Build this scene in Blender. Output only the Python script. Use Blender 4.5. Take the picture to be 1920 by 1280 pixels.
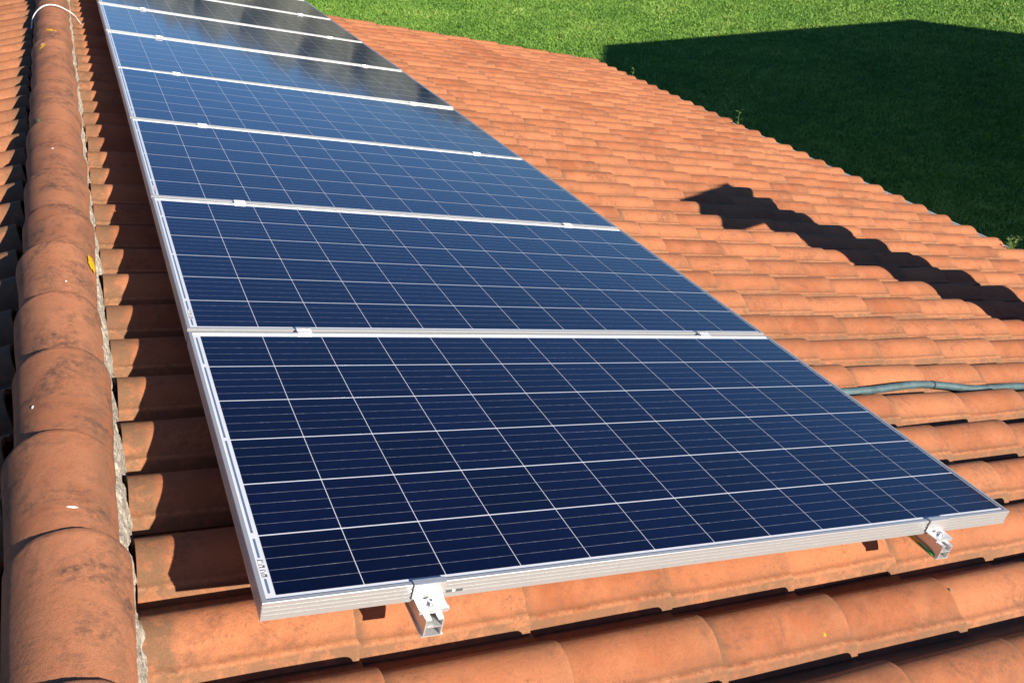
import bpy, bmesh, math, random
import numpy as np
from mathutils import Matrix, Vector, noise as mnoise

rng = random.Random(7)
nrng = np.random.default_rng(7)
S = bpy.context.scene
COL = S.collection
for o in list(bpy.data.objects):
    bpy.data.objects.remove(o)

# ------------------------------------------------------------------ camera, sky, sun, exposure
PITCH = math.radians(13.0)          # pitch of the tiled roof
RF = Matrix.Rotation(PITCH, 4, 'Y')  # roof frame (down slope, along ridge, normal) -> world

cam_d = bpy.data.cameras.new('camera')
cam = bpy.data.objects.new('camera', cam_d)
COL.objects.link(cam)
Rw = ((0.9234836143, -0.3836346469, -0.0015721831),
      (-0.1920143485, -0.4586604772, -0.8676180361),
      (0.3321272407, 0.8015329216, -0.4972287920))   # rows: right, down, forward
Cw = (-0.0787788315, -1.1432238303, 1.1527432852)
FPX, CXP, CYP = 1688.2064, 897.1086, 618.1202     # focal length and optical centre, in pixels of a 1920 wide picture
cam.matrix_world = Matrix(((Rw[0][0], -Rw[1][0], -Rw[2][0], Cw[0]),
                           (Rw[0][1], -Rw[1][1], -Rw[2][1], Cw[1]),
                           (Rw[0][2], -Rw[1][2], -Rw[2][2], Cw[2]),
                           (0, 0, 0, 1)))
cam_d.sensor_width = 36.0
cam_d.lens = 36.0 * FPX / 1920.0
cam_d.shift_x = (960 - CXP) / 1920.0
cam_d.shift_y = (CYP - 640) / 1920.0
cam_d.clip_start = 0.02
cam_d.clip_end = 2000
S.camera = cam

SUN_DIR = (RF @ Vector((-0.62, 1.68, -1.0))).normalized()   # direction the light travels
SUN_EL = math.asin(-SUN_DIR.z)
world = bpy.data.worlds.new('World')
S.world = world
world.use_nodes = True
wn = world.node_tree
bg = wn.nodes['Background']
sky = wn.nodes.new('ShaderNodeTexSky')
sky.sky_type = 'NISHITA'
sky.sun_disc = False
sky.sun_elevation = SUN_EL
sky.sun_rotation = math.atan2(-SUN_DIR.x, -SUN_DIR.y)
sky.air_density = 0.85
sky.dust_density = 0.0
sky.ozone_density = 8.0
wn.links.new(sky.outputs[0], bg.inputs[0])
bg.inputs[1].default_value = 0.068

sun_d = bpy.data.lights.new('sun', 'SUN')
sun_d.energy = 5.0
sun_d.angle = math.radians(0.5)
sun_d.color = (1.0, 0.92, 0.80)
sun = bpy.data.objects.new('sun', sun_d)
COL.objects.link(sun)
sun.rotation_euler = SUN_DIR.to_track_quat('-Z', 'Y').to_euler()

S.view_settings.view_transform = 'Standard'
S.view_settings.look = 'None'
S.view_settings.gamma = 1.0
S.view_settings.exposure = 0.74
S.view_settings.use_curve_mapping = False

# ------------------------------------------------------------------ helpers
def uvn(u, v, n):
    return RF @ Vector((u, v, n))

def link(name, data, mat=None, parent=None, M=None):
    o = bpy.data.objects.new(name, data)
    COL.objects.link(o)
    if mat is not None and data is not None and len(data.materials) == 0:
        data.materials.append(mat)
    if M is not None:
        o.matrix_basis = M
    if parent is not None:
        o.parent = parent
    return o

def empty(name, M=None):
    return link(name, None, None, None, M)

def tag(o, label, cat=None, group=None, kind=None):
    o['label'] = label
    if cat: o['category'] = cat
    if group: o['group'] = group
    if kind: o['kind'] = kind
    return o

def mesh_from(name, verts, faces, smooth=False, angle=None):
    me = bpy.data.meshes.new(name)
    me.from_pydata([tuple(v) for v in verts], [], faces)
    me.validate()
    me.update()
    bm = bmesh.new(); bm.from_mesh(me)
    bmesh.ops.recalc_face_normals(bm, faces=bm.faces)
    bm.to_mesh(me); bm.free()
    if smooth:
        me.polygons.foreach_set('use_smooth', [True] * len(me.polygons))
        if angle: me.set_sharp_from_angle(angle=angle)
    return me

class MB:
    """collects simple solids into one mesh"""
    def __init__(s): s.v = []; s.f = []
    def add(s, v, f):
        k = len(s.v); s.v += [tuple(x) for x in v]; s.f += [tuple(i + k for i in q) for q in f]
    def box(s, x0, x1, y0, y1, z0, z1):
        s.add([(x0,y0,z0),(x1,y0,z0),(x1,y1,z0),(x0,y1,z0),(x0,y0,z1),(x1,y0,z1),(x1,y1,z1),(x0,y1,z1)],
              [(0,3,2,1),(4,5,6,7),(0,1,5,4),(1,2,6,5),(2,3,7,6),(3,0,4,7)])
    def tube(s, path, r, n=10, cap=True):
        path = [Vector(p) for p in path]; k = len(path)
        rs = r if isinstance(r, (list, tuple)) else [r] * k
        vs = []; a = None
        for i, p in enumerate(path):
            t = (path[min(i+1, k-1)] - path[max(i-1, 0)]).normalized()
            if a is None:
                a = t.cross(Vector((0, 0, 1)))
                if a.length < 1e-4: a = t.cross(Vector((1, 0, 0)))
            a = (a - t * a.dot(t)).normalized(); b = t.cross(a)
            for j in range(n):
                w = 2 * math.pi * j / n
                vs.append(p + (a * math.cos(w) + b * math.sin(w)) * rs[i])
        fs = []
        for i in range(k - 1):
            for j in range(n):
                fs.append((i*n+j, i*n+(j+1) % n, (i+1)*n+(j+1) % n, (i+1)*n+j))
        if cap:
            fs.append(tuple(range(n))); fs.append(tuple((k-1)*n + j for j in range(n)))
        s.add(vs, fs)
    def mesh(s, name, bevel=0, smooth=False, angle=None):
        me = mesh_from(name, s.v, s.f, smooth, angle)
        if bevel:
            bm = bmesh.new(); bm.from_mesh(me)
            bmesh.ops.bevel(bm, geom=bm.edges[:], offset=bevel, segments=2, affect='EDGES', profile=0.6)
            bm.to_mesh(me); bm.free()
        return me

# ------------------------------------------------------------------ materials
def mat(name):
    m = bpy.data.materials.new(name); m.use_nodes = True
    nt = m.node_tree
    return m, nt, nt.nodes['Principled BSDF']

def nd(nt, t, **k):
    n = nt.nodes.new(t)
    for a, b in k.items(): setattr(n, a, b)
    return n

def setin(n, **k):
    for a, b in k.items(): n.inputs[a.replace('_', ' ')].default_value = b

def ramp(nt, src, stops):
    r = nd(nt, 'ShaderNodeValToRGB')
    e = r.color_ramp.elements
    while len(e) < len(stops): e.new(0.5)
    for i, (p, c) in enumerate(stops):
        e[i].position = p; e[i].color = (*c, 1) if len(c) == 3 else c
    nt.links.new(src, r.inputs[0])
    return r

def g(x): return (x, x, x)

def noise(nt, vec, scale, detail=6, rough=0.6, dist=0.0):
    n = nd(nt, 'ShaderNodeTexNoise')
    setin(n, Scale=scale, Detail=detail, Roughness=rough, Distortion=dist)
    if vec is not None: nt.links.new(vec, n.inputs['Vector'])
    return n

def mixc(nt, fac, a, b, mode='MIX'):
    m = nd(nt, 'ShaderNodeMix', data_type='RGBA', blend_type=mode)
    for sock, v in ((0, fac), (6, a), (7, b)):
        if hasattr(v, 'links') or hasattr(v, 'is_linked'): nt.links.new(v, m.inputs[sock])
        elif sock == 0: m.inputs[0].default_value = v
        else: m.inputs[sock].default_value = (*v, 1)
    return m.outputs[2]

def mth(nt, op, a, b=None, clamp=False):
    m = nd(nt, 'ShaderNodeMath', operation=op, use_clamp=clamp)
    for i, v in enumerate((a, b)):
        if v is None: continue
        if hasattr(v, 'is_linked'): nt.links.new(v, m.inputs[i])
        else: m.inputs[i].default_value = v
    return m.outputs[0]

def bump(nt, bsdf, h, strength, dist):
    b = nd(nt, 'ShaderNodeBump')
    setin(b, Strength=strength, Distance=dist)
    nt.links.new(h, b.inputs['Height'])
    nt.links.new(b.outputs[0], bsdf.inputs['Normal'])

def terracotta(name, base, dark, streak, patch=0.5, pscale=5.5, plo=0.5, phi=0.66, grime_tone=(0.16, 0.105, 0.07), grime_tone_amt=0.75):
    m, nt, b = mat(name)
    tc = nd(nt, 'ShaderNodeTexCoord'); oi = nd(nt, 'ShaderNodeObjectInfo')
    at = nd(nt, 'ShaderNodeAttribute', attribute_name='tint')
    r = mth(nt, 'FRACT', mth(nt, 'ADD', oi.outputs['Random'], at.outputs['Fac']))
    off = nd(nt, 'ShaderNodeCombineXYZ')
    for i, k in enumerate((37.0, 61.0, 23.0)):
        nt.links.new(mth(nt, 'MULTIPLY', r, k), off.inputs[i])
    va = nd(nt, 'ShaderNodeVectorMath', operation='ADD')
    nt.links.new(tc.outputs['Object'], va.inputs[0]); nt.links.new(off.outputs[0], va.inputs[1])
    P = va.outputs[0]
    # tile to tile firing colour
    c0 = ramp(nt, r, [(0.0, dark), (0.35, tuple((a + d) / 2 for a, d in zip(base, dark))), (0.6, base),
                      (0.85, tuple(min(1, x * 1.1) for x in base)), (1.0, (base[0] * 0.95, base[1] * 0.86, base[2] * 0.8))]).outputs[0]
    # blotches
    n1 = noise(nt, P, 9, 5, 0.62, 0.3)
    c1 = mixc(nt, mth(nt, 'MULTIPLY', ramp(nt, n1.outputs[0], [(0.42, g(0)), (0.68, g(1))]).outputs[0], 0.5),
              c0, (base[0] * 1.12, base[1] * 1.22, base[2] * 1.3))
    n2 = noise(nt, P, pscale, 8, 0.72, 0.6)
    n2b = noise(nt, P, 55, 6, 0.7)
    pm = mth(nt, 'MULTIPLY', ramp(nt, n2.outputs[0], [(plo, g(0)), (phi, g(1))]).outputs[0],
             ramp(nt, n2b.outputs[0], [(0.38, g(0)), (0.58, g(1))]).outputs[0])
    c2 = mixc(nt, mth(nt, 'MULTIPLY', pm, patch), c1, streak)
    # red weathered spots
    n3 = noise(nt, P, 14, 4, 0.6, 0.8)
    c3 = mixc(nt, mth(nt, 'MULTIPLY', ramp(nt, n3.outputs[0], [(0.6, g(0)), (0.72, g(1))]).outputs[0], 0.4), c2,
              (base[0] * 0.95, base[1] * 0.6, base[2] * 0.5))
    # grime on lips and laps, and a browner tone down barrel backs (per-vertex), broken up by noise
    da = nd(nt, 'ShaderNodeAttribute', attribute_name='dirt_tone')
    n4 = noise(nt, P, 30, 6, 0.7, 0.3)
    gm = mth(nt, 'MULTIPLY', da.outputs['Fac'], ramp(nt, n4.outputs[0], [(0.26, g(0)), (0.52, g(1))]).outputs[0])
    c4 = mixc(nt, mth(nt, 'MULTIPLY', gm, grime_tone_amt), c3, grime_tone)
    # rubbed edges
    wa = nd(nt, 'ShaderNodeAttribute', attribute_name='wear')
    n6 = noise(nt, P, 60, 5, 0.7)
    wm = mth(nt, 'MULTIPLY', wa.outputs['Fac'], ramp(nt, n6.outputs[0], [(0.4, g(0)), (0.62, g(1))]).outputs[0])
    c4 = mixc(nt, mth(nt, 'MULTIPLY', wm, 0.55), c4, (min(1, base[0] * 1.25), base[1] * 1.7, base[2] * 2.0))
    # dark flecks and scuffs
    n7 = noise(nt, P, 130, 4, 0.75, 0.4)
    n8 = noise(nt, P, 12, 3, 0.6)
    fm = mth(nt, 'MULTIPLY', ramp(nt, n7.outputs[0], [(0.54, g(0)), (0.64, g(1))]).outputs[0], ramp(nt, n8.outputs[0], [(0.42, g(0)), (0.66, g(1))]).outputs[0])
    c4 = mixc(nt, mth(nt, 'MULTIPLY', fm, 0.6), c4, streak)
    # fine grain
    n5 = noise(nt, P, 420, 3, 0.7)
    c5 = mixc(nt, 0.55, c4, ramp(nt, n5.outputs[0], [(0.3, g(0.5)), (0.7, g(1.08))]).outputs[0], 'MULTIPLY')
    nt.links.new(c5, b.inputs['Base Color'])
    setin(b, Roughness=0.86)
    b.inputs['Specular IOR Level'].default_value = 0.25
    hgt = mth(nt, 'ADD', mth(nt, 'MULTIPLY', n5.outputs[0], 0.35), mth(nt, 'MULTIPLY', n2b.outputs[0], 0.8))
    bump(nt, b, hgt, 0.8, 0.0022)
    return m

M_TILE = terracotta('terracotta_tile', (0.54, 0.196, 0.086), (0.40, 0.128, 0.053), (0.165, 0.078, 0.048), 0.68, plo=0.48, phi=0.66, grime_tone=(0.20, 0.118, 0.066), grime_tone_amt=0.85)
M_RIDGE = terracotta('terracotta_ridge', (0.56, 0.210, 0.098), (0.48, 0.172, 0.078), (0.105, 0.064, 0.046), 0.92, pscale=6.0, plo=0.45, phi=0.62, grime_tone=(0.17, 0.105, 0.068), grime_tone_amt=0.7)

def simple(name, col, rough=0.6, metal=0.0, var=0.15, scale=40, bmp=0.0, spec=0.5, bdist=0.002):
    m, nt, b = mat(name)
    tc = nd(nt, 'ShaderNodeTexCoord')
    n = noise(nt, tc.outputs['Object'], scale, 5, 0.65)
    c = ramp(nt, n.outputs[0], [(0.3, tuple(x * (1 - var) for x in col)), (0.7, tuple(min(1, x * (1 + var)) for x in col))])
    nt.links.new(c.outputs[0], b.inputs['Base Color'])
    setin(b, Roughness=rough, Metallic=metal)
    b.inputs['Specular IOR Level'].default_value = spec
    if bmp: bump(nt, b, n.outputs[0], bmp, bdist)
    return m

M_ALU = simple('anodised_aluminium', (0.56, 0.56, 0.55), 0.38, 0.55, 0.03, 60)
M_CLAMP = simple('bare_aluminium', (0.74, 0.74, 0.73), 0.36, 0.65, 0.10, 160)
M_STEEL = simple('bolt_steel', (0.55, 0.56, 0.58), 0.3, 0.9, 0.08, 200)
M_MORTAR = simple('lime_mortar', (0.44, 0.385, 0.31), 0.95, 0, 0.55, 110, 0.9, 0.1, 0.006)
M_STUCCO = simple('cream_render', (0.72, 0.68, 0.60), 0.9, 0, 0.06, 8, 0.3)
M_DECK = simple('roof_boarding', (0.16, 0.10, 0.07), 0.9, 0, 0.2, 10)
M_GUTTER = simple('white_gutter_metal', (0.78, 0.79, 0.80), 0.4, 0.0, 0.06, 20)
M_CABLE = simple('white_cable_sheath', (0.80, 0.78, 0.74), 0.45, 0, 0.06, 60)
M_CLIP = simple('black_cable_tie', (0.02, 0.02, 0.02), 0.5)
M_LICHEN = simple('yellow_lichen', (0.72, 0.40, 0.015), 0.95, 0, 0.35, 260, 0.9, 0.1, 0.003)
M_MOSS = simple('grey_green_lichen', (0.22, 0.20, 0.10), 0.95, 0, 0.4, 300, 0.9, 0.1, 0.003)
M_DROP = simple('white_bird_dropping', (0.82, 0.80, 0.74), 0.8, 0, 0.12, 300)
M_LEAF = simple('weed_leaf', (0.13, 0.20, 0.04), 0.6, 0, 0.3, 60)
M_CONDUIT = simple('grey_green_conduit', (0.070, 0.120, 0.128), 0.55, 0, 0.35, 25)
M_HOUSE2 = simple('neighbour_render', (0.66, 0.62, 0.55), 0.9, 0, 0.05, 3)
M_WIN = simple('dark_window_glass', (0.03, 0.035, 0.04), 0.08)

def m_earth_wire():
    m, nt, b = mat('green_yellow_wire')
    tc = nd(nt, 'ShaderNodeTexCoord')
    sp = nd(nt, 'ShaderNodeSeparateXYZ'); nt.links.new(tc.outputs['Object'], sp.inputs[0])
    f = mth(nt, 'FRACT', mth(nt, 'ADD', mth(nt, 'MULTIPLY', sp.outputs[1], 9.0), mth(nt, 'MULTIPLY', sp.outputs[2], 20.0)))
    c = ramp(nt, f, [(0.0, (0.03, 0.42, 0.07)), (0.60, (0.03, 0.42, 0.07)), (0.64, (0.75, 0.60, 0.03)), (1.0, (0.75, 0.60, 0.03))])
    nt.links.new(c.outputs[0], b.inputs['Base Color']); setin(b, Roughness=0.4)
    return m
M_WIRE = m_earth_wire()

CELL = 0.1566   # across the rows
CELLU = 0.1582
def m_cell():
    m, nt, b = mat('polycrystalline_cell')
    tc = nd(nt, 'ShaderNodeTexCoord'); oi = nd(nt, 'ShaderNodeObjectInfo')
    sp = nd(nt, 'ShaderNodeSeparateXYZ'); nt.links.new(tc.outputs['Object'], sp.inputs[0])
    # crystal facets
    off = nd(nt, 'ShaderNodeVectorMath', operation='ADD')
    cx = nd(nt, 'ShaderNodeCombineXYZ')
    for i, k in enumerate((13.0, 29.0, 7.0)): nt.links.new(mth(nt, 'MULTIPLY', oi.outputs['Random'], k), cx.inputs[i])
    nt.links.new(tc.outputs['Object'], off.inputs[0]); nt.links.new(cx.outputs[0], off.inputs[1])
    vo = nd(nt, 'ShaderNodeTexVoronoi'); setin(vo, Scale=95.0); nt.links.new(off.outputs[0], vo.inputs['Vector'])
    sv = nd(nt, 'ShaderNodeSeparateColor'); nt.links.new(vo.outputs['Color'], sv.inputs[0])
    tone = mth(nt, 'ADD', mth(nt, 'MULTIPLY', sv.outputs[0], 0.35), mth(nt, 'MULTIPLY', oi.outputs['Random'], 0.65))
    base = ramp(nt, tone, [(0.0, (0.0012, 0.0016, 0.008)), (0.5, (0.0020, 0.0028, 0.015)), (1.0, (0.0030, 0.0046, 0.025))]).outputs[0]
    # five silver busbars per cell
    pitch = CELL / 5
    fr = mth(nt, 'FRACT', mth(nt, 'ADD', mth(nt, 'DIVIDE', sp.outputs[1], pitch), 10.0))
    d = mth(nt, 'ABSOLUTE', mth(nt, 'SUBTRACT', fr, 0.5))
    line = mth(nt, 'LESS_THAN', d, 0.00048 / pitch)
    nb = noise(nt, off.outputs[0], 70, 3, 0.6)
    glint = ramp(nt, nb.outputs[0], [(0.35, g(0.25)), (0.6, g(0.5)), (0.75, g(1))]).outputs[0]  # sparkle along the busbars, put into the colour by noise
    col = mixc(nt, mth(nt, 'MULTIPLY', line, glint), base, (0.50, 0.52, 0.60))
    nt.links.new(col, b.inputs['Base Color'])
    setin(b, Roughness=0.16)
    b.inputs['Specular IOR Level'].default_value = 0.42       # blue nitride coating of the silicon, seen through the glass
    b.inputs['Specular Tint'].default_value = (0.06, 0.30, 1.0, 1)
    b.inputs['Coat Weight'].default_value = 1.0
    b.inputs['Coat Roughness'].default_value = 0.06
    b.inputs['Coat IOR'].default_value = 1.40
    return m
M_CELL = m_cell()

def m_backsheet():
    m, nt, b = mat('white_backsheet_under_glass')
    tc = nd(nt, 'ShaderNodeTexCoord')
    n = noise(nt, tc.outputs['Object'], 30, 3, 0.5)
    c = ramp(nt, n.outputs[0], [(0.3, (0.66, 0.68, 0.72)), (0.7, (0.72, 0.74, 0.78))])
    nt.links.new(c.outputs[0], b.inputs['Base Color'])
    setin(b, Roughness=0.6)
    b.inputs['Coat Weight'].default_value = 1.0
    b.inputs['Coat Roughness'].default_value = 0.06
    b.inputs['Coat IOR'].default_value = 1.40
    return m
M_BACK = m_backsheet()
M_RIBBON = simple('tinned_ribbon', (0.24, 0.33, 0.45), 0.25, 0.5, 0.08, 80)

def m_print():
    m, nt, b = mat('printed_label')
    tc = nd(nt, 'ShaderNodeTexCoord')
    mp = nd(nt, 'ShaderNodeMapping'); mp.inputs['Scale'].default_value = (160, 420, 1)
    nt.links.new(tc.outputs['Object'], mp.inputs[0])
    w = nd(nt, 'ShaderNodeTexWhiteNoise', noise_dimensions='2D')
    fl = nd(nt, 'ShaderNodeVectorMath', operation='FLOOR'); nt.links.new(mp.outputs[0], fl.inputs[0])
    nt.links.new(fl.outputs[0], w.inputs['Vector'])
    c = ramp(nt, w.outputs['Value'], [(0.45, (0.78, 0.78, 0.77)), (0.55, (0.10, 0.10, 0.11))])
    nt.links.new(c.outputs[0], b.inputs['Base Color']); setin(b, Roughness=0.4)
    return m
M_PRINT = m_print()

def m_lawn():
    m, nt, b = mat('lawn_soil_and_thatch')
    tc = nd(nt, 'ShaderNodeTexCoord')
    n1 = noise(nt, tc.outputs['Object'], 0.35, 6, 0.6)
    n2 = noise(nt, tc.outputs['Object'], 9, 6, 0.75)
    a = ramp(nt, n1.outputs[0], [(0.3, (0.10, 0.21, 0.026)), (0.7, (0.15, 0.28, 0.036))]).outputs[0]
    c = mixc(nt, 0.8, a, ramp(nt, n2.outputs[0], [(0.3, g(0.45)), (0.7, g(1.25))]).outputs[0], 'MULTIPLY')
    nt.links.new(c, b.inputs['Base Color']); setin(b, Roughness=0.9)
    b.inputs['Specular IOR Level'].default_value = 0.2
    bump(nt, b, n2.outputs[0], 1.0, 0.08)
    return m
M_LAWN = m_lawn()

def m_grass():
    m, nt, b = mat('grass_blade')
    at = nd(nt, 'ShaderNodeAttribute', attribute_name='tint')
    c = ramp(nt, at.outputs['Fac'], [(0.0, (0.080, 0.205, 0.028)), (0.45, (0.155, 0.315, 0.042)), (0.8, (0.255, 0.42, 0.065)), (1.0, (0.40, 0.50, 0.13))])
    nt.links.new(c.outputs[0], b.inputs['Base Color']); setin(b, Roughness=0.55)
    b.inputs['Specular IOR Level'].default_value = 0.35
    b.inputs['Subsurface Weight'].default_value = 0.0
    return m
M_GRASS = m_grass()
M_WOOD = simple('far_tree_foliage', (0.12, 0.12, 0.095), 0.95, 0, 0.5, 0.9, 0.0, 0.1)

# ------------------------------------------------------------------ lawn, with blades of grass where the photograph shows it
LAWN_Z = -4.2
lm = mesh_from('lawn', [(-500, -300, LAWN_Z), (500, -300, LAWN_Z), (500, 700, LAWN_Z), (-500, 700, LAWN_Z)], [(0, 1, 2, 3)])
lawn = link('lawn', lm, M_LAWN)
tag(lawn, 'flat green lawn below and beyond the tiled roof', kind='structure')

def grass_mesh():
    # visible wedge of lawn beyond the eave, plus a margin for a step aside
    N = 900000
    pts = []
    need = N
    while need > 0:
        k = int(need * 2.5) + 1000
        d = 9 + 33 * nrng.random(k) ** 1.25            # distance from the camera
        a = np.radians(-4 + 66 * nrng.random(k))       # bearing from +Y towards +X
        x = Cw[0] + d * np.sin(a); y = Cw[1] + d * np.cos(a)
        ok = ~((x < 5.9) & (y < 9.0)) & (x > 3.2)
        P = np.stack([x[ok], y[ok]], 1)[:need]
        pts.append(P); need -= len(P)
    P = np.concatenate(pts)
    dist = np.hypot(P[:, 0], P[:, 1])
    cl = 0.5 + 0.5 * np.sin(P[:, 0] * 5.1 + 2.3 * np.sin(P[:, 1] * 3.3)) * np.sin(P[:, 1] * 4.3 + 1.9 * np.sin(P[:, 0] * 2.9))
    h = (0.018 + 0.034 * nrng.random(N) + 0.022 * cl ** 2) * (1 + 0.010 * dist)
    w = (0.006 + 0.008 * nrng.random(N)) * (1 + 0.025 * dist)
    yaw = nrng.random(N) * 2 * np.pi
    lean = 0.4 + 1.1 * nrng.random(N)
    ly = nrng.random(N) * 2 * np.pi
    dx, dy = np.cos(yaw) * w, np.sin(yaw) * w
    z0 = np.full(N, LAWN_Z - 0.01)
    V = np.empty((N, 3, 3), np.float32)
    V[:, 0] = np.stack([P[:, 0] - dx, P[:, 1] - dy, z0], 1)
    V[:, 1] = np.stack([P[:, 0] + dx, P[:, 1] + dy, z0], 1)
    V[:, 2] = np.stack([P[:, 0] + np.cos(ly) * lean * h, P[:, 1] + np.sin(ly) * lean * h, z0 + h], 1)
    me = bpy.data.meshes.new('grass')
    me.vertices.add(N * 3); me.vertices.foreach_set('co', V.reshape(-1))
    me.loops.add(N * 3); me.loops.foreach_set('vertex_index', np.arange(N * 3, dtype=np.int32))
    me.polygons.add(N)
    me.polygons.foreach_set('loop_start', np.arange(0, N * 3, 3, dtype=np.int32))
    me.update()
    # tufts: tone follows soft patches plus chance
    patch = 0.5 + 0.38 * np.sin(P[:, 0] * 1.3 + 2 * np.sin(P[:, 1] * 0.7)) * np.sin(P[:, 1] * 1.1 + np.sin(P[:, 0] * 0.9))
    t = np.clip(0.40 * patch + 0.30 * cl + 0.55 * nrng.random(N) - 0.12, 0, 1).astype(np.float32)
    at = me.attributes.new('tint', 'FLOAT', 'POINT')
    at.data.foreach_set('value', np.repeat(t, 3))
    return me
gr = link('grass', grass_mesh(), M_GRASS)
tag(gr, 'short dense green grass covering the lawn beyond the eave', 'grass', kind='stuff')

# far wood beyond the lawn: out of the picture, seen mirrored in the upper panels
def wood_mesh():
    mb = MB()
    r = random.Random(3)
    base = bmesh.new(); bmesh.ops.create_icosphere(base, subdivisions=1, radius=1)
    bv = [v.co.copy() for v in base.verts]; bf = [tuple(v.index for v in f.verts) for f in base.faces]; base.free()
    for i in range(900):
        x = r.uniform(-80, 110); y = 92 + r.uniform(0, 45) + 0.05 * abs(x)
        top = (r.uniform(10.6, 11.9) + 0.9 * math.sin(x * 0.05)) * y / 105
        rad = r.uniform(2.4, 4.0)
        for (dz, k) in ((top - rad * 0.75, 0.75), (top - rad * 1.7, 1.0), (top - rad * 3.0, 1.1)):
            vs = []
            sx, sy = r.uniform(-1, 1), r.uniform(-1, 1)
            for v in bv:
                q = 1 + 0.35 * mnoise.noise(v * 2.1 + Vector((i * 3.7, dz, 0)))
                vs.append((x + sx + v.x * rad * k * q, y + sy + v.y * rad * k * q, dz + v.z * rad * 0.95 * k * q))
            mb.add(vs, bf)
    return mb.mesh('wood', smooth=True)
wd = link('far_wood', wood_mesh(), M_WOOD)
tag(wd, 'dark wood standing far beyond the lawn, mirrored in the upper panels', 'wood', kind='stuff')

# ------------------------------------------------------------------ the house under the camera
house = empty('tiled_house', Matrix.Translation((2.3, 3.6, LAWN_Z)))
tag(house, 'house under the orange clay tile roof that carries the solar panels', 'house')
HI = house.matrix_basis.inverted()

def hpart(name, me, m, parent=None, M=None):
    """part given in world space (M) below the house or one of its parts"""
    M = Matrix.Identity(4) if M is None else M
    o = bpy.data.objects.new(name, me); COL.objects.link(o)
    if len(me.materials) == 0: me.materials.append(m)
    o.parent = parent if parent else house
    if parent is None:
        o.matrix_basis = HI @ M
    else:
        o.matrix_basis = PW[parent.name].inverted() @ M
    PW[o.name] = M
    return o
PW = {}

V0, V1 = -1.45, 8.58            # roof extent along the ridge
EAVE = 5.58
RIDGE_U = -0.293
XR = (RF @ Vector((RIDGE_U, 0, -0.095))).x     # vertical plane through the ridge
ZR = (RF @ Vector((RIDGE_U, 0, -0.095))).z
LF = Matrix.Translation((2 * XR, 0, 0.091)) @ Matrix.Rotation(math.pi, 4, 'Z') @ Matrix.Rotation(math.radians(9.0), 4, 'Y')   # frame of the far slope

# walls
mb = MB()
ex = uvn(EAVE - 0.45, 0, -0.3)
mb.box(2 * XR - ex.x, ex.x, V0 + 0.2, V1 - 0.25, LAWN_Z, ex.z - 0.05)
hpart('wall', mb.mesh('wall'), M_STUCCO)
# boarding under the tiles
mb = MB(); mb.box(-0.23, EAVE - 0.03, V0 + 0.02, V1 - 0.02, -0.272, -0.236)
deck = hpart('roof', mb.mesh('roof'), M_DECK, None, RF)
mb = MB(); mb.box(-0.23, EAVE - 0.03, -(V1 - 0.02), -(V0 + 0.02), -0.272, -0.236)
deck2 = hpart('roof', mb.mesh('roof'), M_DECK, None, LF)

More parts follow.
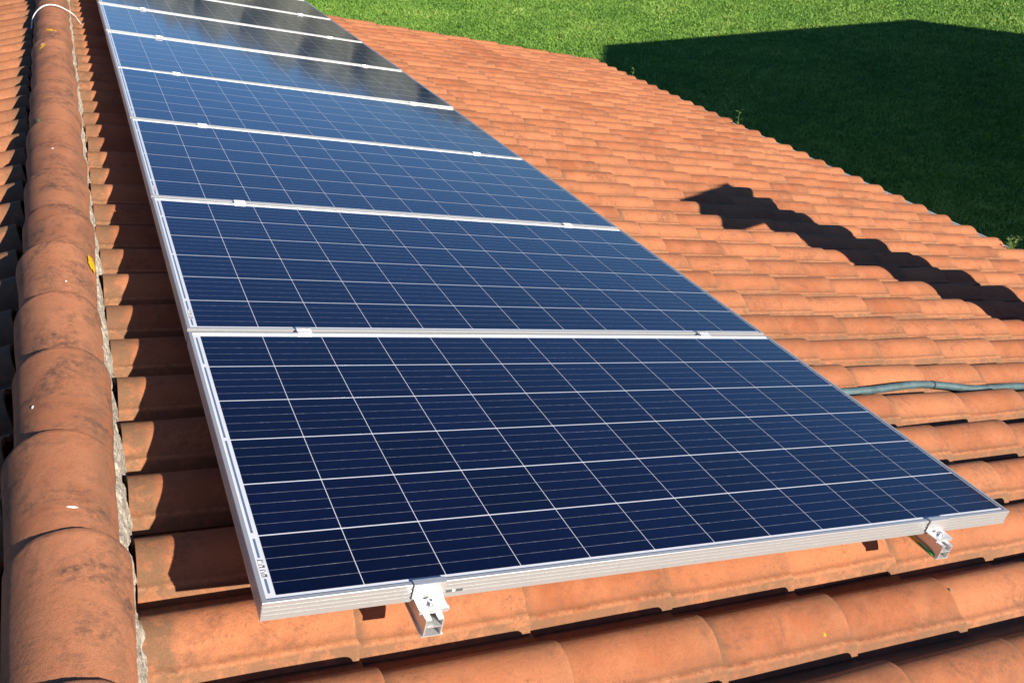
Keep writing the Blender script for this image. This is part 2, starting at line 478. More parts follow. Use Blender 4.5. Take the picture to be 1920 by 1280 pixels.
PER = 0.217
PROFILE = [(-0.0175, -0.003), (-0.004, 0.0225), (0.0005, 0.0268), (0.006, 0.0282), (0.012, 0.0276), (0.022, 0.0320), (0.038, 0.0450), (0.058, 0.0563), (0.078, 0.0622),
           (0.097, 0.064), (0.112, 0.0612), (0.126, 0.054), (0.137, 0.0435), (0.146, 0.030), (0.1525, 0.0155), (0.159, 0.000),
           (0.173, -0.0075), (0.217, -0.0075)]
DIRT_TONE = [1.0, 1.0, 0.2, 0.0, 0.5, 0.25, 0.05, 0, 0.08, 0.22, 0.4, 0.55, 0.65, 0.7, 0.7, 0.8, 0.7, 0.5]  # grime at foot and lip; browner from the crest down the back
WEAR = [0.0, 0.0, 0.7, 1.0, 0.2, 0, 0, 0, 0, 0, 0, 0, 0, 0, 0, 0, 0, 0]
def tile_mesh(L, seed):
    r = random.Random(seed)
    st = [0.0, 0.034, 0.047, 0.066, 0.3 * L, 0.62 * L, L - 0.014, L - 0.004, L]
    np_ = len(PROFILE); ns = len(st)
    vo, vi, dirt_tone, wear = [], [], [], []
    wob = [r.uniform(-1, 1) for _ in range(6)]
    for k, u in enumerate(st):
        t = u / L
        lift = 0.016 * t
        sc = 1 + 0.022 * (t - 0.5)
        dip = 0.003 if k == ns - 1 else (0.0008 if k == ns - 2 else 0)
        for j, (y, z) in enumerate(PROFILE):
            yy = (y - 0.08) * sc + 0.08 + 0.0012 * wob[0] * math.sin(5 * t + wob[1] * 3)
            zz = z * (1 + 0.015 * wob[2]) + lift - (dip if z > 0.01 else 0)
            zz += 0.0012 * wob[3] * math.sin(3 * t + y * 30 + wob[4] * 3)
            jag = 0.0015 * r.uniform(-1, 1) if k >= ns - 2 else 0
            vo.append((u + jag, yy, zz))
            # inner skin
            a = Vector(PROFILE[max(j - 1, 0)]); c = Vector(PROFILE[min(j + 1, np_ - 1)])
            tn = (c - a).normalized()
            nrm = Vector((tn.y, -tn.x))          # points inwards/down
            th = 0.011
            vi.append((u + jag, yy + nrm.x * th, zz + nrm.y * th))
            d = DIRT_TONE[j] * (0.75 + 0.25 * t) + (0.25 if k >= ns - 3 else 0) + (1.0, 1.0, 0.9, 0.15, 0, 0, 0, 0, 0)[k]
            dirt_tone.append(min(1, d))
            wear.append(min(1, WEAR[j] + (0.3 if k >= ns - 1 else 0)))
    V = vo + vi; n0 = ns * np_; F = []
    for k in range(ns - 1):
        for j in range(np_ - 1):
            a = k * np_ + j
            F.append((a, a + np_, a + np_ + 1, a + 1))
            F.append((n0 + a, n0 + a + 1, n0 + a + np_ + 1, n0 + a + np_))
    for k in (0, ns - 1):
        for j in range(np_ - 1):
            a = k * np_ + j
            F.append((a, a + 1, n0 + a + 1, n0 + a))
    for j in (0, np_ - 1):
        for k in range(ns - 1):
            a = k * np_ + j
            F.append((a, a + np_, n0 + a + np_, n0 + a))
    me = mesh_from('roof_tile', V, F, True, math.radians(38))
    at = me.attributes.new('dirt_tone', 'FLOAT', 'POINT')
    at.data.foreach_set('value', dirt_tone + dirt_tone)
    at = me.attributes.new('wear', 'FLOAT', 'POINT'); at.data.foreach_set('value', wear + wear)
    me.materials.append(M_TILE)
    return me

LAP = 0.042
joints = [0.217 + 0.368 * k for k in range(0, 11)]
joints += [joints[10] + (EAVE - joints[10]) / 5 * k for k in range(1, 6)]
N0 = -0.2165             # flange foot of the tiles in the roof frame
VF = 0.053               # a flange front line along the ridge direction

LENS = {}
def tile_variant(L):
    key = round(L, 3)
    if key not in LENS: LENS[key] = [tile_mesh(L, 100 + 17 * i + int(key * 1000)) for i in range(4)]
    return rng.choice(LENS[key])

def project(P):
    d = Vector(P) - Vector(Cw)
    x = sum(Rw[0][i] * d[i] for i in range(3)); y = sum(Rw[1][i] * d[i] for i in range(3)); z = sum(Rw[2][i] * d[i] for i in range(3))
    if z < 0.1: return None
    return CXP + FPX * x / z, CYP + FPX * y / z, z

def jitter():
    return Matrix.Translation((rng.gauss(0, 0.004), rng.gauss(0, 0.0022), rng.gauss(0, 0.0012))) @ \
        Matrix.Rotation(rng.gauss(0, 0.008), 4, 'Z') @ Matrix.Rotation(rng.gauss(0, 0.0035), 4, 'Y') @ Matrix.Rotation(rng.gauss(0, 0.014), 4, 'X')

cands = []
kmin, kmax = math.ceil((V0 - VF) / PER), math.floor((V1 - 0.2 - VF) / PER)
for k in range(kmin, kmax + 1):
    v = VF + k * PER
    prev = -0.168 + LAP
    for ci, jn in enumerate(joints):
        u0 = prev - LAP; L = jn - u0
        prev = jn
        Mt = RF @ Matrix.Translation((u0, v, N0)) @ jitter()
        cands.append((deck, L, Mt, (u0 + L / 2, v + 0.1, -0.15), 0))
# far slope: courses that fall away on the left of the ridge
for k in range(-math.floor((V1 - 0.2) / PER), -math.ceil(V0 / PER) - 1):
    v = k * PER + 0.06
    prev = -0.160 + LAP
    for jn in joints[:6]:
        u0 = prev - LAP; L = jn - u0
        prev = jn
        Mt = LF @ Matrix.Translation((u0, v, N0)) @ jitter()
        cands.append((deck2, L, Mt, None, 1))
scored = []
for c in cands:
    P = c[2] @ Vector((c[1] / 2, 0.1, 0.06))
    q = project(P)
    vis = 0.0
    if q and -160 < q[0] < 2080 and -60 < q[1] < 1500:
        vis = 1.0 / q[2] ** 2
        if c[4] == 0:
            u, v, n = c[3]
            if 0.0 < u - c[1] / 2 - 0.1 and u + c[1] / 2 < 1.90 and 0.02 < v < 8.0: vis = 0
        else:
            P2 = c[2] @ Vector((0.1, 0.1, 0.06)); q2 = project(P2)
            if not q2 or q2[0] < -40 or q2[0] > 75 : vis = 0
            if (c[2].translation.x < 2 * XR + 0.1 - 0.5): vis = 0
    scored.append((vis, c))
scored.sort(key=lambda t: -t[0])
indiv = [c for s_, c in scored[:300] if s_ > 0]
rest = [c for s_, c in scored if s_ <= 0] + [c for s_, c in scored[300:] if s_ > 0]
for c in indiv:
    par = c[0]
    o = bpy.data.objects.new('roof_tile', tile_variant(c[1])); COL.objects.link(o)
    o.parent = par; o.matrix_basis = PW[par.name].inverted() @ c[2]

def join_tiles(cs, par):
    Vs, Fs, dr, tn, wr = [], [], [], [], []
    off = 0
    inv = PW[par.name].inverted()
    for c in cs:
        me = tile_variant(c[1]); Mx = inv @ c[2]
        nv = len(me.vertices)
        co = np.empty(nv * 3, np.float32); me.vertices.foreach_get('co', co); co = co.reshape(-1, 3)
        A = np.array(Mx)
        Vs.append(co @ A[:3, :3].T + A[:3, 3])
        lv = np.empty(len(me.loops), np.int32); me.loops.foreach_get('vertex_index', lv)
        Fs.append(lv + off); off += nv
        d = np.empty(nv, np.float32); me.attributes['dirt_tone'].data.foreach_get('value', d); dr.append(d)
        d = np.empty(nv, np.float32); me.attributes['wear'].data.foreach_get('value', d); wr.append(d)
        tn.append(np.full(nv, rng.random(), np.float32))
    V = np.concatenate(Vs).astype(np.float32); F = np.concatenate(Fs)
    me = bpy.data.meshes.new('roof_tiles')
    me.vertices.add(len(V)); me.vertices.foreach_set('co', V.reshape(-1))
    me.loops.add(len(F)); me.loops.foreach_set('vertex_index', F)
    me.polygons.add(len(F) // 4); me.polygons.foreach_set('loop_start', np.arange(0, len(F), 4, dtype=np.int32))
    me.polygons.foreach_set('use_smooth', np.ones(len(F) // 4, bool))
    me.update()
    me.set_sharp_from_angle(angle=math.radians(38))
    for nme, arr in (('dirt_tone', dr), ('tint', tn), ('wear', wr)):
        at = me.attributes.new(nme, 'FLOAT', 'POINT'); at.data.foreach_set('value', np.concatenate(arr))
    me.materials.append(M_TILE)
    o = bpy.data.objects.new('roof_tiles', me); COL.objects.link(o)
    o.parent = par; o['kind'] = 'stuff'
    return o
join_tiles([c for c in rest if c[0] is deck], deck)
join_tiles([c for c in rest if c[0] is deck2], deck2)

# ridge: mortar bed with the ridge tiles on it
def mortar_mesh():
    V, F = [], []
    N = int((V1 - V0) / 0.006); K = 9
    for i in range(N + 1):
        v = V0 + (V1 - V0) * i / N
        ph = ((v - VF) / PER) % 1.0
        # tile outline under the bed at this place
        y = ph * PER
        zt = np.interp(y, [p_[0] for p_ in PROFILE], [p_[1] for p_ in PROFILE])
        low = N0 + zt
        wid = 0.021 + 0.014 * mnoise.noise(Vector((v * 7, 3.1, 0))) + 0.009 * mnoise.noise(Vector((v * 40, 7.7, 0)))
        wid += 0.012 * max(0, 1 - zt / 0.05)
        top = -0.070 + 0.008 * mnoise.noise(Vector((v * 14, 1.7, 0)))
        for j in range(K):
            t = j / (K - 1)
            u = -0.213 + (wid + 0.014) * t ** 0.75
            n = top + (low + 0.004 - top) * t ** 1.6
            rr = 0.0075 * mnoise.noise(Vector((v * 38, t * 4, 2.2))) + 0.0035 * mnoise.noise(Vector((v * 160, t * 12, 9)))
            V.append((u + rr, v, n + rr))
    for i in range(N):
        for j in range(K - 1):
            a = i * K + j
            F.append((a, a + 1, a + K + 1, a + K))
    return mesh_from('ridge', V, F, True)
ridge = hpart('ridge', mortar_mesh(), M_MORTAR, None, RF)
ridge['label'] = 'crumbly pale mortar bedding the ridge tiles'

def ridge_tile_mesh(L, seed):
    r = random.Random(seed); A = 22
    st = [0, 0.004, 0.05, 0.14, 0.24, L - 0.015, L - 0.004, L]
    V, F, dirt_tone = [], [], []
    for lay in range(2):
        for k, y in enumerate(st):
            t = y / L
            R_ = 0.0935 + 0.0135 * t - 0.012 * lay
            if lay == 0 and k == len(st) - 1: R_ -= 0.002
            for j in range(A + 1):
                th = math.radians(-97 + 194 * j / A)
                q = 0.0024 * mnoise.noise(Vector((math.sin(th) * 3 + seed, math.cos(th) * 3, y * 7)))
                jag = (0.0035 * mnoise.noise(Vector((th * 3 + seed * 3.3, 0, 5))) + 0.002 * mnoise.noise(Vector((th * 11 + seed, 0, 2)))) if k >= len(st) - 2 else 0
                V.append(((R_ + q) * math.sin(th), y + jag, (R_ + q) * math.cos(th)))
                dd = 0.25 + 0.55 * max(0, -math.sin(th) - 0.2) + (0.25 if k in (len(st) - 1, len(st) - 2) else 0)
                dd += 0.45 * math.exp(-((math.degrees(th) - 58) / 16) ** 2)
                dirt_tone.append(min(1, dd))
    n1 = len(st) * (A + 1)
    for k in range(len(st) - 1):
        for j in range(A):
            a = k * (A + 1) + j
            F.append((a, a + 1, a + A + 2, a + A + 1))
            F.append((n1 + a, n1 + a + A + 1, n1 + a + A + 2, n1 + a + 1))
    for k in (0, len(st) - 1):
        for j in range(A):
            a = k * (A + 1) + j
            F.append((a, a + 1, n1 + a + 1, n1 + a))
    for j in (0, A):
        for k in range(len(st) - 1):
            a = k * (A + 1) + j
            F.append((a, a + A + 1, n1 + a + A + 1, n1 + a))
    me = mesh_from('ridge_tile', V, F, True, math.radians(40))
    at = me.attributes.new('dirt_tone', 'FLOAT', 'POINT'); at.data.foreach_set('value', dirt_tone)
    me.materials.append(M_RIDGE)
    return me
rt = [ridge_tile_mesh(0.372, s_) for s_ in (1, 2, 3, 4, 5)]
RJ = 0.33
for k in range(-4, 25):
    far = 0.224 + RJ * k
    if far > V1 + 0.05: break
    Mt = Matrix.Translation((XR + rng.gauss(0, 0.003), far - 0.372 + rng.gauss(0, 0.010), ZR + rng.gauss(0, 0.002))) @ \
        Matrix.Rotation(rng.gauss(0, 0.010), 4, 'Z') @ Matrix.Rotation(rng.gauss(0, 0.05), 4, 'Y')
    o = bpy.data.objects.new('ridge_tile', rt[k % 5]); COL.objects.link(o)
    o.parent = ridge; o.matrix_basis = PW['ridge'].inverted() @ Mt

def blob_on_ridge(name, v, deg, a, b, rot, m, seed, th=0.0025):
    """irregular flat crust lying on the ridge tiles"""
    r = random.Random(seed)
    V = [None]; F = []; n = 18
    R0 = 0.101
    def place(x, y, h):
        t = math.radians(deg) + x / R0
        frac = ((v + y - 0.224) / RJ) % 1.0
        Rr = 0.0935 + 0.0135 * (0.042 + 0.33 * frac) / 0.372 + 0.0008
        return (XR + (Rr + h) * math.sin(t), v + y, ZR + (Rr + h) * math.cos(t))
    V[0] = place(0, 0, th)
    rad = [1 + 0.16 * r.uniform(-1, 1) for _ in range(n)]
    for ring, (k, h) in enumerate(((0.6, th), (1.0, 0.0))):
        for j in range(n):
            w = 2 * math.pi * j / n
            x, y = a * math.cos(w) * k * rad[j], b * math.sin(w) * k * rad[j]
            c, s_ = math.cos(rot), math.sin(rot)
            V.append(place(x * c - y * s_, x * s_ + y * c, h * r.uniform(0.6, 1.2)))
    for j in range(n):
        F.append((0, 1 + j, 1 + (j + 1) % n))
        F.append((1 + j, 1 + n + j, 1 + n + (j + 1) % n, 1 + (j + 1) % n))
    me = mesh_from(name, V, F, True)
    hpart(name, me, m, ridge, Matrix.Identity(4))
blob_on_ridge('lichen', 1.480, 66, 0.017, 0.042, 0.12, M_LICHEN, 1, 0.003)
blob_on_ridge('lichen', 4.744, 0, 0.014, 0.03, 0.5, M_LICHEN, 2)
blob_on_ridge('lichen', 4.354, -22, 0.014, 0.05, -0.3, M_LICHEN, 3)
blob_on_ridge('lichen', 4.73, 17, 0.006, 0.012, 0.5, M_LICHEN, 12)
blob_on_ridge('lichen', 2.92, -32, 0.010, 0.05, 0.2, M_MOSS, 5)
for i, (v, dg, a, b) in enumerate(((0.296, 17, 0.0105, 0.0028), (0.794, 11, 0.0055, 0.0035), (0.673, -25, 0.003, 0.0055), (2.222, -32, 0.0055, 0.011),
                                   (2.298, 17.6, 0.007, 0.008), (2.448, 4, 0.004, 0.008), (1.28, 20, 0.0025, 0.004), (4.39, -23, 0.006, 0.02))):
    blob_on_ridge('bird_dropping', v, dg, a, b, rng.uniform(-0.5, 0.5), M_DROP, 20 + i, 0.0015)

def blob_on_roof(name, u, v, n, a, b, m, seed):
    r = random.Random(seed); V = [(0, 0, 0.004)]; F = []; k = 12
    for ring, (q, h) in enumerate(((0.55, 0.003), (1.0, -0.004))):
        for j in range(k):
            w = 2 * math.pi * j / k; rr = q * (1 + 0.35 * r.uniform(-1, 1))
            V.append((a * rr * math.cos(w), b * rr * math.sin(w), h))
    for j in range(k):
        F.append((0, 1 + j, 1 + (j + 1) % k)); F.append((1 + j, 1 + k + j, 1 + k + (j + 1) % k, 1 + (j + 1) % k))
    y = (v - VF) % PER
    i = max(j for j in range(len(PROFILE)) if PROFILE[j][0] <= y)
    p0, p1 = PROFILE[i], PROFILE[min(i + 1, len(PROFILE) - 1)]
    sl = math.atan2(p1[1] - p0[1], p1[0] - p0[0])
    z = np.interp(y, [q[0] for q in PROFILE], [q[1] for q in PROFILE])
    hpart(name, mesh_from(name, V, F, True), m, deck, RF @ Matrix.Translation((u, v, N0 + z + n)) @ Matrix.Rotation(sl, 4, 'X'))
blob_on_roof('lichen', 1.245, -0.135, 0.010, 0.007, 0.008, M_LICHEN, 3)
blob_on_roof('lichen', 1.70, -0.098, 0.002, 0.008, 0.007, M_MOSS, 4)
blob_on_roof('lichen', 1.712, -0.087, 0.002, 0.005, 0.006, M_MOSS, 6)

# gutter along the eave
def gutter_mesh():
    V, F = [], []; K = 10; R0 = 0.06
    for y in (V0 - 0.02, V1 + 0.02):
        for rr in (R0, R0 - 0.003):
            for j in range(K + 1):
                t = math.pi + math.pi * j / K
                V.append((R0 + rr * math.cos(t), y, rr * math.sin(t)))
    q = K + 1
    for a, b in ((0, 2), (1, 3)):
        for j in range(K): F.append((a*q+j, a*q+j+1, b*q+j+1, b*q+j))
    for e in (0, K): F.append((e, q + e, 3*q + e, 2*q + e))
    mb = MB(); mb.add(V, F)
    mb.tube([(2 * R0, V0 - 0.02, 0.0), (2 * R0, V1 + 0.02, 0.0)], 0.007, 8)
    return mb.mesh('gutter', smooth=True, angle=math.radians(40))
eg = uvn(EAVE - 0.022, 0, -0.214)
hpart('gutter', gutter_mesh(), M_GUTTER, None, Matrix.Translation((eg.x, 0, eg.z)))

# chimney on the slope, just out of the picture on the right; its shadow lies on the tiles
CH_U, CH_V = 4.61, 1.07
cb = uvn(CH_U, CH_V, -0.15)
CH_H = 1.18
mb = MB(); mb.box(-0.22, 0.22, -0.22, 0.22, -0.35, CH_H)
chim = hpart('chimney', mb.mesh('chimney', 0.006), M_STUCCO, None, Matrix.Translation(cb))
mb = MB()
hw, hl, t, sx, dz = 0.47, 0.235, 0.05, -0.11, 0.072
for zz in (CH_H - 0.018, CH_H + 0.03):
    mb.v += [(sx - hw, -hl, zz), (sx + hw, -hl, zz + dz), (sx + hw, hl, zz + dz), (sx - hw, hl, zz)]
mb.f += [(0, 3, 2, 1), (4, 5, 6, 7), (0, 1, 5, 4), (1, 2, 6, 5), (2, 3, 7, 6), (3, 0, 4, 7)]
hpart('cap', mb.mesh('cap'), M_STUCCO, chim, Matrix.Translation(cb))
mb = MB()
mb.tube([(0.21, 0.1, 0.78), (0.25, 0.12, 0.785), (0.27, 0.13, 0.83), (0.26, 0.13, 0.89), (0.21, 0.1, 0.90)], 0.011, 8)
hpart('bracket', mb.mesh('bracket'), M_STEEL, chim, Matrix.Translation(cb))

# ------------------------------------------------------------------ neighbouring building, out of the picture, that shades the lawn
def shade_building():
    B = Vector((12.31, 20.22, LAWN_Z)); C = Vector((22.5, 19.63, LAWN_Z))
    H = 5.2
    k = H / -SUN_DIR.z
    Bt = B - SUN_DIR * k; Ct = C - SUN_DIR * k
    ex_ = (Ct - Bt); ln = ex_.length; ex_ = ex_.normalized(); ey = Vector((-ex_.y, ex_.x, 0))
    D = 5.0; rise = D * math.tan(math.radians(14))
    Mx = Matrix(((ex_.x, ey.x, 0, Bt.x), (ex_.y, ey.y, 0, Bt.y), (0, 0, 1, LAWN_Z), (0, 0, 0, 1)))
    root = empty('neighbouring_house', Mx)
    tag(root, 'rendered neighbouring house whose shadow lies across the lawn', 'house')
    def prism(x0, x1, y0, y1, pts):
        vs = [(x0, y, z) for y, z in pts] + [(x1, y, z) for y, z in pts]; n = len(pts)
        mb = MB(); mb.add(vs, [tuple(range(n)), tuple(range(2 * n - 1, n - 1, -1))] + [(q, (q + 1) % n, n + (q + 1) % n, n + q) for q in range(n)])
        return mb
    a = 0.13
    link('wall', prism(0.15, ln - 0.02, 0, 0, [(-0.1, 0), (-0.1, H - a), (-D, H + rise - a - 0.03), (-2 * D + 0.1, H - a), (-2 * D + 0.1, 0)]).mesh('wall'), M_HOUSE2, root)
    link('roof', prism(0, ln, 0, 0, [(0, H - a), (0, H), (-D, H + rise), (-2 * D, H), (-2 * D, H - a), (-D, H + rise - a)]).mesh('roof'), M_TILE, root)
    mb = MB(); mb.box(-3.0, -0.01, -22.0, -1.5, 0, 4.8)  # added unseen block that carries the shade over the near lawn
    link('lawn_shade_block', mb.mesh('lawn_shade_block'), M_HOUSE2, root)
    for x in (1.6, 4.2, 6.8):
        mb = MB(); mb.box(x - 0.5, x + 0.5, -0.13, -0.06, 1.1, 2.4)
        w_ = link('window', mb.mesh('window'), M_GUTTER, root)
        mb = MB(); mb.box(x - 0.43, x + 0.43, -0.059, -0.05, 1.17, 2.33)
        link('pane', mb.mesh('pane'), M_WIN, w_)
shade_building()

# ------------------------------------------------------------------ solar panels
PW_, PH_, PT = 1.956, 0.996, 0.040
GAP = 0.016
GRID_U0 = 0.0265; PITU = 0.1598; GRID_V0 = 0.0195; PITV = 0.1595

def frame_mesh(L, name):
    W_ = 0.0085
    prof = [(W_, -0.0016), (W_, 0.0), (0.0006, 0.0), (0.0, -0.0006)]
    for z in (-0.0105, -0.0195, -0.0285):
        prof += [(0.0, z + 0.0015), (0.0024, z + 0.0010), (0.0024, z - 0.0010), (0.0, z - 0.0015)]
    prof += [(0.0, -0.0395), (0.0005, -PT), (W_, -PT)]
    V = [(d, d, z) for d, z in prof] + [(d, L - d, z) for d, z in prof]
    n = len(prof); F = [tuple(range(n)), tuple(range(2 * n - 1, n - 1, -1))]
    for i in range(n): F.append((i, (i + 1) % n, n + (i + 1) % n, n + i))
    me = mesh_from(name, V, F)
    me.materials.append(M_ALU)
    return me
FR_S, FR_L = frame_mesh(PH_, 'frame_side'), frame_mesh(PW_, 'frame_rail')
FRAMES = [(FR_S, Matrix.Identity(4)),
          (FR_S, Matrix.Translation((PW_, PH_, 0)) @ Matrix.Rotation(math.pi, 4, 'Z')),
          (FR_L, Matrix.Translation((PW_, 0, 0)) @ Matrix.Rotation(math.pi / 2, 4, 'Z')),
          (FR_L, Matrix.Translation((0, PH_, 0)) @ Matrix.Rotation(-math.pi / 2, 4, 'Z'))]
mb = MB(); mb.box(0.0086, PW_ - 0.0086, 0.0086, PH_ - 0.0086, -0.008, -0.0030); BACK = mb.mesh('backsheet'); BACK.materials.append(M_BACK)
def cell_mesh():
    a, b, c = CELLU / 2, CELL / 2, 0.0012
    pts = [(-a + c, -b), (a - c, -b), (a, -b + c), (a, b - c), (a - c, b), (-a + c, b), (-a, b - c), (-a, -b + c)]
    V = [(x, y, 0) for x, y in pts] + [(x, y, -0.0001) for x, y in pts]
    F = [tuple(range(8))] + [(i, 8 + i, 8 + (i + 1) % 8, (i + 1) % 8) for i in range(8)]
    me = mesh_from('solar_cell', V, F); me.materials.append(M_CELL); return me
CELLM = cell_mesh()
def ribbon_mesh(L):
    mb = MB(); mb.box(0, 0.0042, 0, L, -0.0003, 0); me = mb.mesh('ribbon'); me.materials.append(M_RIBBON); return me
RIB = [(GRID_V0 + 5 * PITV + 0.012, PITV * 0.86), (GRID_V0 + 3 * PITV + 0.008, PITV * 2 - 0.012), (GRID_V0 + PITV + 0.008, PITV * 2 - 0.012),
       (GRID_V0 + 0.098, 0.053), (GRID_V0 + 0.006, 0.036)]
RIBM = [ribbon_mesh(L) for _, L in RIB]
mb = MB(); mb.box(0, 0.010, 0, 0.045, -0.0003, 0.0); LABM = mb.mesh('barcode_label'); LABM.materials.append(M_PRINT)

TILT = [(0.0, 0.0), (0.03, -0.02), (0.05, 0.0), (0.02, 0.06), (-0.32, -0.25), (-0.30, -0.2), (-0.25, -0.1), (-0.25, -0.1)]   # settling of each panel, degrees about u and v
ORD = ['nearest solar panel, in the foreground, with the two end clamps on its front edge',
       'second solar panel from the front of the row', 'third solar panel from the front of the row',
       'fourth solar panel from the front of the row', 'fifth solar panel from the front of the row',
       'sixth solar panel from the front, its far left corner at the picture top', 'seventh solar panel from the front, cut off by the picture top',
       'farthest solar panel, only its right end in view at the picture top']
for i in range(8):
    M0 = RF @ Matrix.Translation((0, i * (PH_ + GAP), 0))
    ce = Matrix.Translation((PW_ / 2, PH_ / 2, 0))
    M0 = M0 @ ce @ Matrix.Rotation(math.radians(TILT[i][0]), 4, 'X') @ Matrix.Rotation(math.radians(TILT[i][1]), 4, 'Y') @ ce.inverted()
    root = empty('solar_panel', M0)
    tag(root, ORD[i], 'solar panel', 'solar panels in a row on the roof')
    for me, Mx in FRAMES: link('frame', me, None, root, Mx)
    link('backsheet', BACK, None, root)
    for a in range(12):
        for b in range(6):
            link('solar_cell', CELLM, None, root, Matrix.Translation((GRID_U0 + PITU * (a + 0.5), GRID_V0 + PITV * (b + 0.5) - 0.0015, -0.0028)))
    for (v, L), me in zip(RIB, RIBM): link('ribbon', me, None, root, Matrix.Translation((0.0150, v, -0.0026)))
    link('barcode_label', LABM, None, root, Matrix.Translation((0.0125, GRID_V0 + 0.047, -0.0025)))
    if i == 0:
        mb = MB(); mb.box(0, 0.034, 0, 0.0003, 0, 0.0055); me = mb.mesh('rating_sticker')
        link('rating_sticker', me, M_PRINT, root, Matrix.Translation((0.343, -0.0006, -0.0278)))

# rails with clamps
def rail_mesh(v0, v1):
    mb = MB(); w, t = 0.018, 0.0026
    top, bot = -0.0405, -0.0805; mid = -0.059
    for x0, x1, z0, z1 in ((-w, w, bot, bot + t), (-w, -w + t, bot + t, mid), (w - t, w, bot + t, mid), (-w, w, mid, mid + t),
                           (-w, -w + t, mid + t, top - t), (w - t, w, mid + t, top - t), (-w, -0.0065, top - t, top), (0.0065, w, top - t, top),
                           (-w - 0.004, -w, bot, bot + t), (w, w + 0.004, bot, bot + t)):
        mb.box(x0, x1, v0, v1, z0, z1)
    return mb.mesh('mounting_rail')
def end_clamp_mesh():
    mb = MB(); h = 0.032
    mb.box(-h, h, -0.0045, 0.0095, 0.0003, 0.0035)           # lip over the frame
    mb.box(-h, h, -0.0045, -0.0012, -0.0315, 0.0003)         # upright
    mb.box(-h + 0.005, h - 0.001, -0.032, -0.0045, -0.0355, -0.0315)   # foot
    mb.box(-h + 0.005, h - 0.001, -0.0352, -0.0320, -0.0405, -0.0315)
    mb.box(-h + 0.012, h - 0.014, -0.028, -0.0045, -0.0405, -0.0355)
    mb.box(h - 0.006, h + 0.003, -0.0320, -0.0235, -0.0403, -0.0357)
    return mb.mesh('end_clamp', 0.0006)
def bolt_mesh(z, r=0.0062, h=0.006):
    V, F = [], []
    for k, (rr, zz) in enumerate(((r * 1.45, z), (r * 1.45, z + 0.0012), (r, z + 0.0013), (r, z + h), (r * 0.55, z + h), (r * 0.5, z + h - 0.004))):
        for j in range(12):
            w = 2 * math.pi * j / 12; V.append((rr * math.cos(w), rr * math.sin(w), zz))
    for k in range(5):
        for j in range(12): F.append((k*12+j, k*12+(j+1) % 12, (k+1)*12+(j+1) % 12, (k+1)*12+j))
    F.append(tuple(range(60, 72))); F.append(tuple(range(11, -1, -1)))
    return mesh_from('bolt', V, F, True, math.radians(30))
def mid_clamp_mesh():
    mb = MB(); h = 0.020
    mb.box(-h, h, -0.0165, -0.0065, 0.0003, 0.0034)
    mb.box(-h, h, 0.0065, 0.0165, 0.0003, 0.0034)
    mb.box(-h, h, -0.0065, -0.0038, -0.014, 0.0050)
    mb.box(-h, h, 0.0038, 0.0065, -0.014, 0.0050)
    mb.box(-h, h, -0.0038, 0.0038, -0.014, -0.011)
    return mb.mesh('mid_clamp', 0.0005)
RAILM, ENDM, BOLT_E, MIDM, BOLT_M = rail_mesh(-0.051, 8.13), end_clamp_mesh(), bolt_mesh(-0.0315, 0.0068, 0.007), mid_clamp_mesh(), bolt_mesh(-0.011, 0.0036, 0.013)
for me, m in ((RAILM, M_CLAMP), (ENDM, M_CLAMP), (BOLT_E, M_STEEL), (MIDM, M_CLAMP), (BOLT_M, M_STEEL)): me.materials.append(m)
mb = MB(); mb.box(-0.015, 0.015, -0.02, 0.02, -0.152, -0.0808); HOOK = mb.mesh('roof_hook', 0.002); HOOK.materials.append(M_STEEL)
for u, lab in ((0.306, 'aluminium mounting rail under the upslope end of the panels, beside the ridge'),
               (1.680, 'aluminium mounting rail under the downslope end of the panels, with the green wire')):
    root = link('mounting_rail', RAILM, None, None, RF @ Matrix.Translation((u, 0, 0)))
    tag(root, lab, 'rail', 'rails under the solar panels')
    e_ = link('end_clamp', ENDM, None, root)
    link('bolt', BOLT_E, None, e_, Matrix.Translation((0, -0.017, 0)))
    for i in range(1, 8):
        c_ = link('mid_clamp', MIDM, None, root, Matrix.Translation((rng.gauss(0, 0.006), i * (PH_ + GAP) - GAP / 2, 0)))
        link('bolt', BOLT_M, None, c_)
    for k in (1, 6, 11, 16, 21, 26, 31, 36): link('roof_hook', HOOK, None, root, Matrix.Translation((0, VF + 0.1 + k * PER, 0)))

# green and yellow earth wire under the right rail
mb = MB()
mb.tube([(1.668, 0.30, -0.073), (1.6565, 0.10, -0.071), (1.6545, 0.03, -0.0715), (1.6545, -0.014, -0.0725), (1.657, -0.030, -0.074), (1.661, -0.040, -0.076)], 0.0034, 8)
w_ = link('earth_wire', mb.mesh('earth_wire', smooth=True), M_WIRE, None, RF)
tag(w_, 'green and yellow wire along the underside of the lower rail end', 'wire')

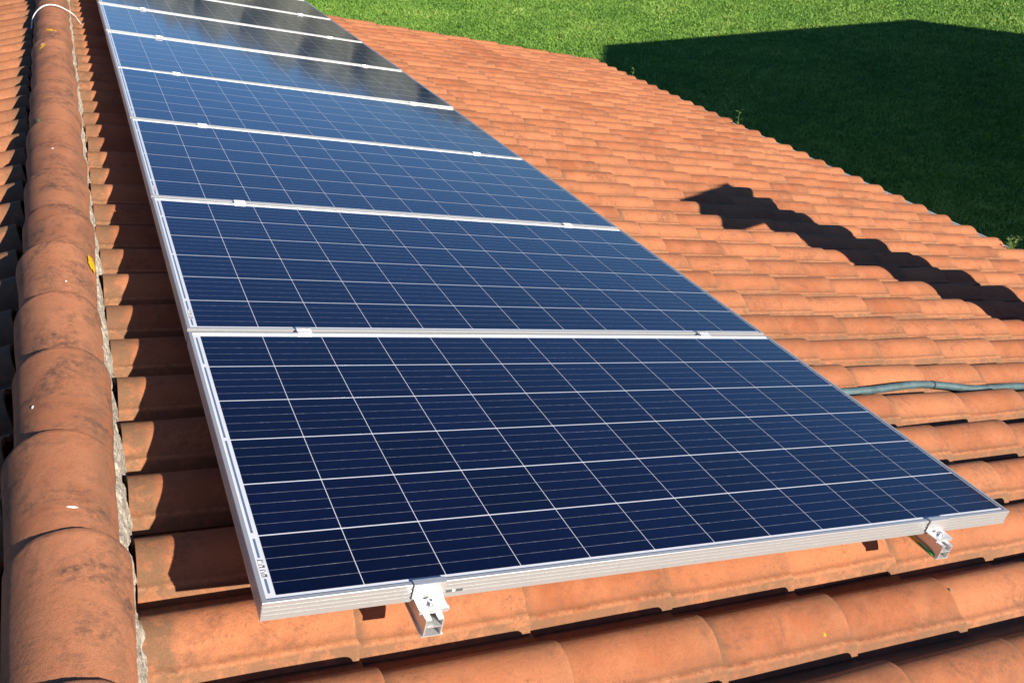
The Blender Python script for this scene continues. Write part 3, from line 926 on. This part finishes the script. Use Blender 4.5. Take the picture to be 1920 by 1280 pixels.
# grey-green conduit lying in a tile channel right of the panels
def conduit():
    root = empty('cable_conduit', RF @ Matrix.Translation((2.79, 0.905, -0.180)))
    tag(root, 'grey green plastic conduit running down the tiles right of the nearest panel', 'conduit')
    path = []
    for i in range(70):
        u = 1.70 + 2.72 * i / 69
        bumpy = 0.010 * math.exp(-((u - 2.74) / 0.19) ** 2) + 0.004 * math.sin(u * 5.2)
        path.append((u - 2.79, -0.008 - 0.018 * math.exp(-((u - 3.06) / 0.15) ** 2) + 0.012 * math.exp(-((u - 2.68) / 0.23) ** 2) + 0.006 * math.sin(u * 4.3 + 0.6), bumpy + 0.002))
    mb = MB(); mb.tube(path, 0.015, 12)
    link('pipe', mb.mesh('pipe', smooth=True), M_CONDUIT, root)
    i = min(range(70), key=lambda q: abs(path[q][0] - 0.02))
    a, b = Vector(path[i]), Vector(path[i + 1]); t = (b - a).normalized()
    mb = MB(); mb.tube([a - t * 0.003, a + t * 0.003], 0.0167, 12)
    link('cable_tie', mb.mesh('cable_tie'), M_CLIP, root)
conduit()

# white cable slung over the ridge at the far end
def ridge_cable():
    pts = []
    for k in range(33):
        t = -1 + 2 * k / 32
        ang = t * 1.55
        R_ = 0.110 + 0.030 * max(0, abs(t) - 0.45) ** 1.2
        x, z = XR + R_ * math.sin(ang) * (1 + 0.35 * max(0, t - 0.6)), ZR + R_ * math.cos(ang)
        pts.append((x, 5.55 + 0.12 * t * t * (1 if t > 0 else -0.6), z))
    x, y, z = pts[-1]
    pts += [(x + 0.012, y + 0.05, z - 0.035), (x + 0.03, y + 0.07, z - 0.075)]
    x, y, z = pts[0]
    pts = [(x - 0.03, y - 0.05, z - 0.07), (x - 0.012, y - 0.02, z - 0.03)] + pts
    mb = MB(); mb.tube(pts, 0.0042, 8)
    o = link('ridge_cable', mb.mesh('ridge_cable', smooth=True), M_CABLE)
    tag(o, 'thin white cable slung over the ridge tiles at the far end', 'cable')
ridge_cable()

# weeds rooted in the gutter
def weed(u, v, h, n, seed, label, spread=0.5, lw=0.012):
    r = random.Random(seed)
    base = uvn(u, v, -0.235)
    root = empty('weed', Matrix.Translation(base))
    tag(root, label, 'weed', 'weeds growing in the gutter')
    for s_ in range(n):
        ang = r.uniform(0, 6.28); hh = h * r.uniform(0.7, 1.0); ln = spread * hh * r.uniform(0.1, 0.6) if n > 1 else 0.02
        path = [(0.01 * math.cos(ang), 0.01 * math.sin(ang), 0)] + [(math.cos(ang) * ln * t * t, math.sin(ang) * ln * t * t, hh * t) for t in (0.35, 0.7, 1.0)]
        mb = MB(); mb.tube(path, [0.003, 0.0026, 0.002, 0.001], 6)
        link('stem', mb.mesh('stem'), M_LEAF, root)
        mb = MB()
        for k in range(8):
            t = 0.35 + 0.65 * k / 7
            c = Vector((math.cos(ang) * ln * t * t, math.sin(ang) * ln * t * t, hh * t))
            a = k * 2.4 + ang; d = Vector((math.cos(a), math.sin(a), r.uniform(0.1, 0.6))).normalized(); L = lw * r.uniform(1.6, 2.6)
            sd = d.cross(Vector((0, 0, 1))).normalized() * lw * 0.5
            mb.add([c, c + d * L * 0.5 + sd, c + d * L, c + d * L * 0.5 - sd, c + d * L * 0.5 + Vector((0, 0, 0.003))],
                   [(0, 1, 4), (1, 2, 4), (2, 3, 4), (3, 0, 4)])
        link('leaves', mb.mesh('leaves'), M_LEAF, root)
weed(5.62, 5.68, 0.22, 1, 1, 'single thin leafy weed standing up from the middle of the eave', 0.2, 0.022)
weed(5.62, 7.62, 0.17, 1, 2, 'tiny weed at the eave near its far corner', 0.5, 0.018)
weed(5.64, 2.66, 0.15, 5, 3, 'low bushy weed in the gutter at the right edge of the picture', 1.2, 0.016)
